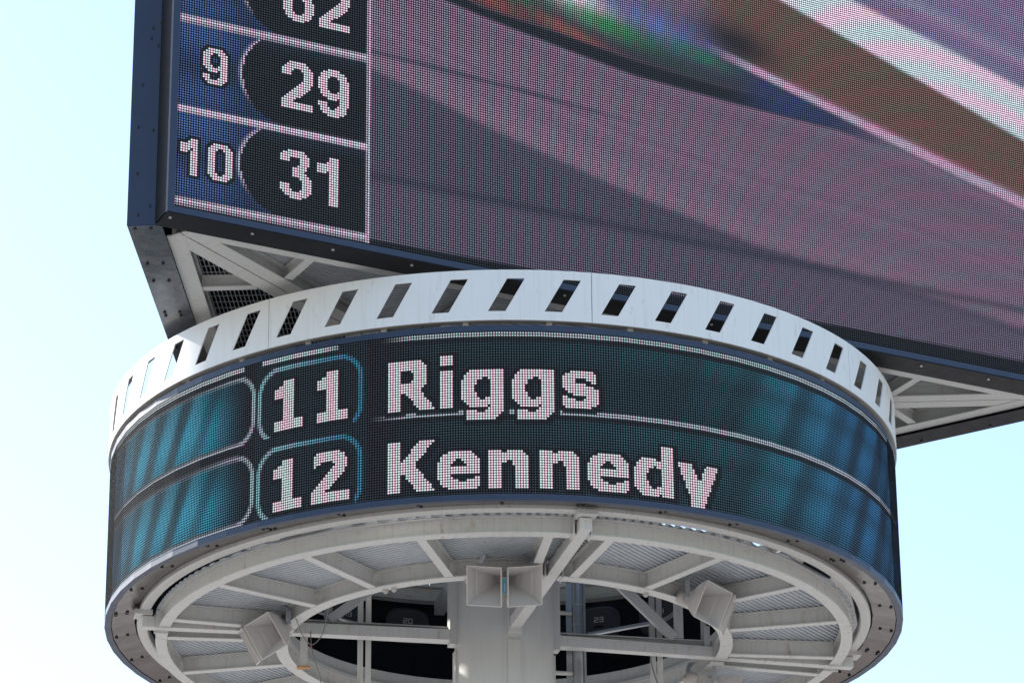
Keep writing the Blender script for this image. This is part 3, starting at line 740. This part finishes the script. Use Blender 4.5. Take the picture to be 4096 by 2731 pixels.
yq = Matrix.Rotation(math.radians(Nsd + 90), 4, 'Z') @ Matrix.Rotation(math.radians(90), 4, 'X')
for z, n in ((3.85, 4.44), (3.72, 4.60), (4.35, 4.63), (5.0, 4.43), (5.05, 4.64), (5.7, 4.60), (6.3, 4.40), (6.42, 4.50), (6.58, 4.48), (6.66, 4.37), (7.2, 4.56), (7.9, 4.40), (8.6, 4.6)):
    bolt(ep, tri(Nsd, 7.412, n, z), bolt_dark, yq.to_euler())
vr_, Nr, so, ep = video_wall('rear', 'dark rear video wall edge closing the triangle at the right', 'black_paint')
for u in np.arange(-7.3, 7.3, 1.2):
    bolt(so, tri(Nr, u, 4.62, ZS - 0.014))

# ------------------------------------------------------------------ steel frame, decking and grating under the triangle
fr = thing('overhead_frame', 'pale grey steel frame with decking and dark grating under the video walls', 'steel frame')
for i, (k, Nd) in enumerate(NA.items()):
    z = 3.600 + 0.003 * i
    mb = MB().ibeam(tri(Nd, -6.95, 4.135, z), tri(Nd, 6.95, 4.135, z), 0.24, 0.25); mb.build('edge_beam', 'steel_paint', fr)
    ca = math.radians(Nd - 60); d = Vector((math.cos(ca), math.sin(ca), 0)); s = Vector((-d.y, d.x, 0))
    for sg in (-1, 1):
        p0 = d * 0.9 + s * sg * 0.130; p1 = d * 8.12 + s * sg * 0.130
        mb = MB().ibeam(p0 + Vector((0, 0, z + 0.010)), p1 + Vector((0, 0, z + 0.010)), 0.22, 0.236); mb.build('diagonal_beam', 'steel_paint', fr)
    for u in (-5.05, -2.3, 2.3, 5.05):
        nin = abs(u) * math.tan(math.radians(30)) + 0.32
        mb = MB().ibeam(tri(Nd, u, nin, z + 0.022), tri(Nd, u, 4.02, z + 0.022), 0.19, 0.13); mb.build('cross_beam', 'steel_paint', fr)
    cs = [tri(Nd, -7.2, 4.20, 0), tri(Nd, 7.2, 4.20, 0), tri(Nd, 0, 0.05, 0)]
    poly = [(p.x, p.y) for p in cs]
    if k != 'side':
        half = tri(Nd, 0, 4.20, 0); h2 = (half.x, half.y)
        for pp in ([poly[0], h2, poly[2]], [h2, poly[1], poly[2]]):
            mb = corrugated(MB(), pp, 3.835 + 0.003 * i, 20.0 if k == 'front' else 36.0, 0.075, 0.028); mb.build('deck_sheet', 'galvanised_deck', fr)
    else:
        mb = MB()
        tt = Vector(tri(Nd, 1, 0, 0)[:2]); nn = Vector(tri(Nd, 0, 1, 0)[:2])
        n = 0.15
        while n < 4.18:
            c = clip_line(poly, n, nn, tt)
            if c: mb.beam((*(nn * n + tt * c[0]), 3.835), (*(nn * n + tt * c[1]), 3.835), 0.010, 0.030)
            n += 0.060
        u = -7.1
        while u < 7.1:
            c = clip_line(poly, u, tt, nn)
            if c: mb.beam((*(tt * u + nn * c[0]), 3.842), (*(tt * u + nn * c[1]), 3.842), 0.012, 0.014)
            u += 0.215
        mb.build('grating', 'grating_steel', fr, 'stuff')
mb = MB(); tp = [tri(NA['front'], -7.3, 4.25, ZT - 0.05), tri(NA['front'], 7.3, 4.25, ZT - 0.05), tri(NA['rear'], 7.3, 4.25, ZT - 0.05)]
mb.face(tp); mb.face([p + Vector((0, 0, 0.04)) for p in tp]); mb.build('shade_roof', 'black_paint', fr)  # unseen roof, added to shade the inside of the tower
ctr = MB().box((0, 0, 3.70), (0.95, 0, 0), (0, 0.95, 0), (0, 0, 0.09)); ctr.build('hub_plate', 'steel_paint', fr)

# ------------------------------------------------------------------ horn loudspeakers
def quad(w, h, y, cx=0, cz=0): return [Vector((cx - w / 2, y, cz - h / 2)), Vector((cx + w / 2, y, cz - h / 2)), Vector((cx + w / 2, y, cz + h / 2)), Vector((cx - w / 2, y, cz + h / 2))]
def horn_speaker(phi, r, z, face, tilt, label):
    """local frame: +y out of the horn mouths, z up; origin between the mouths"""
    p = Vector(pol(r, phi, z))
    t = thing('horn_speaker', label, 'loudspeaker', p + Vector((0, 0, Z0)), 'horn loudspeakers under the ring')
    t.rotation_euler = (Matrix.Rotation(math.radians(face + 180), 4, 'Z') @ Matrix.Rotation(math.radians(-tilt), 4, 'X')).to_euler()
    for sg in (-1, 1):
        M = Matrix.Translation((sg * 0.285, 0, 0)) @ Matrix.Rotation(math.radians(-sg * 22), 4, 'Z')
        prof = ((0.0, 0.505, 0.545), (-0.06, 0.475, 0.500), (-0.13, 0.437, 0.440), (-0.20, 0.400, 0.375), (-0.205, 0.385, 0.370), (-0.29, 0.315, 0.295), (-0.38, 0.225, 0.225), (-0.48, 0.140, 0.165), (-0.58, 0.085, 0.115))
        sec = [[M @ v for v in quad(w, h, y)] for y, w, h in prof]
        mb = MB()
        for i in range(len(sec) - 1):
            for j in range(4):
                mb.face([sec[i][j], sec[i][(j + 1) % 4], sec[i + 1][(j + 1) % 4], sec[i + 1][j]])
        out = [[M @ v for v in quad(w + 0.022, h + 0.022, y)] for y, w, h in prof]
        for i in range(len(out) - 1):
            for j in range(4):
                mb.face([out[i][j], out[i + 1][j], out[i + 1][(j + 1) % 4], out[i][(j + 1) % 4]])
        mb.face(sec[-1]); mb.face(list(reversed(out[-1])))
        hn = mb.build('horn', 'horn_plastic', t)
        mb = MB()
        for j in range(4):
            mb.face([sec[0][j], sec[0][(j + 1) % 4], out[0][(j + 1) % 4], out[0][j]])
            f1 = M @ Vector((0, 0.012, 0)) - M @ Vector((0, 0, 0))
            mb.face([sec[0][j] + f1, sec[0][(j + 1) % 4] + f1, out[0][(j + 1) % 4] + f1, out[0][j] + f1])
            mb.face([out[0][j], out[0][(j + 1) % 4], out[0][(j + 1) % 4] + f1, out[0][j] + f1])
            mb.face([sec[0][j], sec[0][(j + 1) % 4], sec[0][(j + 1) % 4] + f1, sec[0][j] + f1])
        mb.build('horn_rim', 'horn_rim_plastic', hn)
        mb = MB(); rows = []
        for k, (yy, rr) in enumerate(((-0.585, 0.07), (-0.61, 0.10), (-0.67, 0.112), (-0.74, 0.098), (-0.775, 0.055))):
            rows.append([M @ Vector((rr * math.cos(2 * math.pi * q / 14), yy, rr * math.sin(2 * math.pi * q / 14))) for q in range(14)])
        mb.grid(rows, True, True); mb.face(rows[-1]); mb.face(rows[0]); mb.build('driver', 'driver_paint', t)
    mb = MB().box((0, -0.03, 0.0), (0.036, 0, 0), (0, 0.012, 0), (0, 0, 0.125)); pl_ = mb.build('joint_plate', 'horn_rim_plastic', t)
    mb = MB().box((0, -0.0155, 0.0), (0.022, 0, 0), (0, 0.002, 0), (0, 0, 0.108)); mb.build('maker_label', 'label_blue', pl_)
    mb = MB()
    for q in range(7): mb.box((0.0, -0.0128, -0.075 + 0.018 * q), (0.004, 0, 0), (0, 0.0005, 0), (0, 0, 0.006))
    mb.build('label_print', 'label_white', pl_)
    # U bracket up to the decking
    inv = t.rotation_euler.to_matrix().inverted()
    for sg in (-1, 1):
        a = Vector((sg * 0.345, -0.40, 0.0)); wa = t.rotation_euler.to_matrix() @ a
        top = inv @ Vector((wa.x * 0.8, wa.y * 0.8, 0.05 - z + 0.01))
        mid = inv @ Vector((wa.x, wa.y, 0.05 - z - 0.10))
        mb = MB().beam(a, mid, 0.07, 0.012, inv @ Vector((0, -1, 0.01))); mb.beam(mid, top, 0.07, 0.012, inv @ Vector((0, -1, 0.3))); mb.build('bracket_arm', 'galvanised_pipe', t)
        mb = MB().tube([a + Vector((sg * 0.012, 0, 0)), a + Vector((sg * 0.045, 0, 0))], 0.028, 8); mb.build('pivot_bolt', 'galvanised_pipe', t)
    return t
horn_speaker(0.2, 3.86, -0.52, 0.5, 28, 'pair of grey horn loudspeakers facing the viewer in front of the column')
horn_speaker(-71.0, 3.84, -0.46, -62, 33, 'pair of grey horn loudspeakers at the left, tilted down and turned left')
horn_speaker(51.0, 4.02, -0.46, 64, 25, 'pair of grey horn loudspeakers at the right, turned to the right')
horn_speaker(113.0, 3.62, -0.66, 122, 28, 'pair of horn loudspeakers at lower right seen from behind, mostly cut off')

# ------------------------------------------------------------------ conduits and cables
cd = thing('vertical_conduit', 'thick vertical galvanised conduit pipe right of the column', 'pipe', (1.13, 0.50, 0))
MB().tube([(0, 0, 0.0), (0, 0, Z0 + 0.75), (0, 0, Z0 + 2.6)], 0.083, 20).build('pipe', 'galvanised_pipe', cd)
for z in (-1.6, 0.30, 0.62, 1.5): MB().tube([(0, 0, Z0 + z), (0, 0, Z0 + z + 0.02)], 0.088, 20).build('coupling', 'bolt_zinc', cd)
MB().tube([(0.10, -0.02, 0.0), (0.10, -0.02, Z0 + 2.5)], 0.022, 10).build('thin_pipe', 'galvanised_pipe', cd)
MB().box((-0.135, 0.03, Z0 - 0.2), (0.045, 0, 0), (0, 0.02, 0), (0, 0, 2.6)).build('strut_channel', 'galvanised_pipe', cd)
for z in (-0.46, 0.50, 1.05):
    MB().tube([(-0.55, -0.30, Z0 + z - 0.06), (-0.10, -0.02, Z0 + z)], 0.032, 10).build('standoff_pipe', 'steel_paint', cd)
def cable(name, label, cat, pts, r, mat, n=8):
    P = [Vector(p) for p in pts]; Q = []
    for i in range(len(P) - 1):
        p0, p1, p2, p3 = P[max(i - 1, 0)], P[i], P[i + 1], P[min(i + 2, len(P) - 1)]
        for k in range(6):
            t = k / 6
            Q.append(0.5 * ((2 * p1) + (p2 - p0) * t + (2 * p0 - 5 * p1 + 4 * p2 - p3) * t * t + (3 * p1 - p0 - 3 * p2 + p3) * t ** 3))
    Q.append(P[-1])
    o = MB().tube([p - P[0] for p in Q], r, n).build(name, mat); o.location = P[0] + Vector((0, 0, Z0))
    o['label'] = label; o['category'] = cat; return o
cable('flexible_duct', 'silver flexible duct slanting up to the right behind the brace', 'duct', [(1.3, 1.3, 0.42), (1.9, 1.4, 0.56), (2.5, 1.5, 0.72), (2.8, 1.6, 0.98), (3.2, 1.8, 1.15)], 0.034, 'galvanised_pipe', 10)
cable('conduit_pipe', 'silver conduit slanting down to the right at the left of the opening', 'pipe', [(-3.2, 1.3, 0.92), (-2.75, 1.3, 0.78), (-2.2, 1.3, 0.60), (-1.9, 1.3, 0.52)], 0.030, 'galvanised_pipe', 10)
cable('loop_cable', 'thin grey cable hanging in a loop by the left loudspeaker', 'cable', [(-3.05, -1.55, -0.22), (-2.98, -1.0, -0.30), (-2.86, -0.62, -0.32), (-2.70, -0.72, -0.18), (-2.60, -1.2, 0.02), (-2.52, -2.1, -0.20)], 0.008, 'cable_grey')
cable('drop_cable', 'thin dark cable dropping from the left tie beam', 'cable', [(-2.88, -0.70, -0.14), (-2.87, -0.74, -0.32), (-2.83, -0.74, -0.55), (-2.74, -0.70, -0.82), (-2.70, -0.66, -1.15)], 0.007, 'cable_grey')
_d = bpy.data.objects['drop_cable']
MB().tube([(0.005, -0.04, -0.22), (0.018, -0.04, -0.28)], 0.010, 8).build('red_tape', 'marker_red', _d)
cable('post_cable', 'thin dark cable running down the right channel post', 'cable', [(2.22, 0.70, 0.35), (2.24, 0.72, -0.15), (2.30, 0.70, -0.45), (2.44, 0.66, -0.85)], 0.009, 'cable_grey')
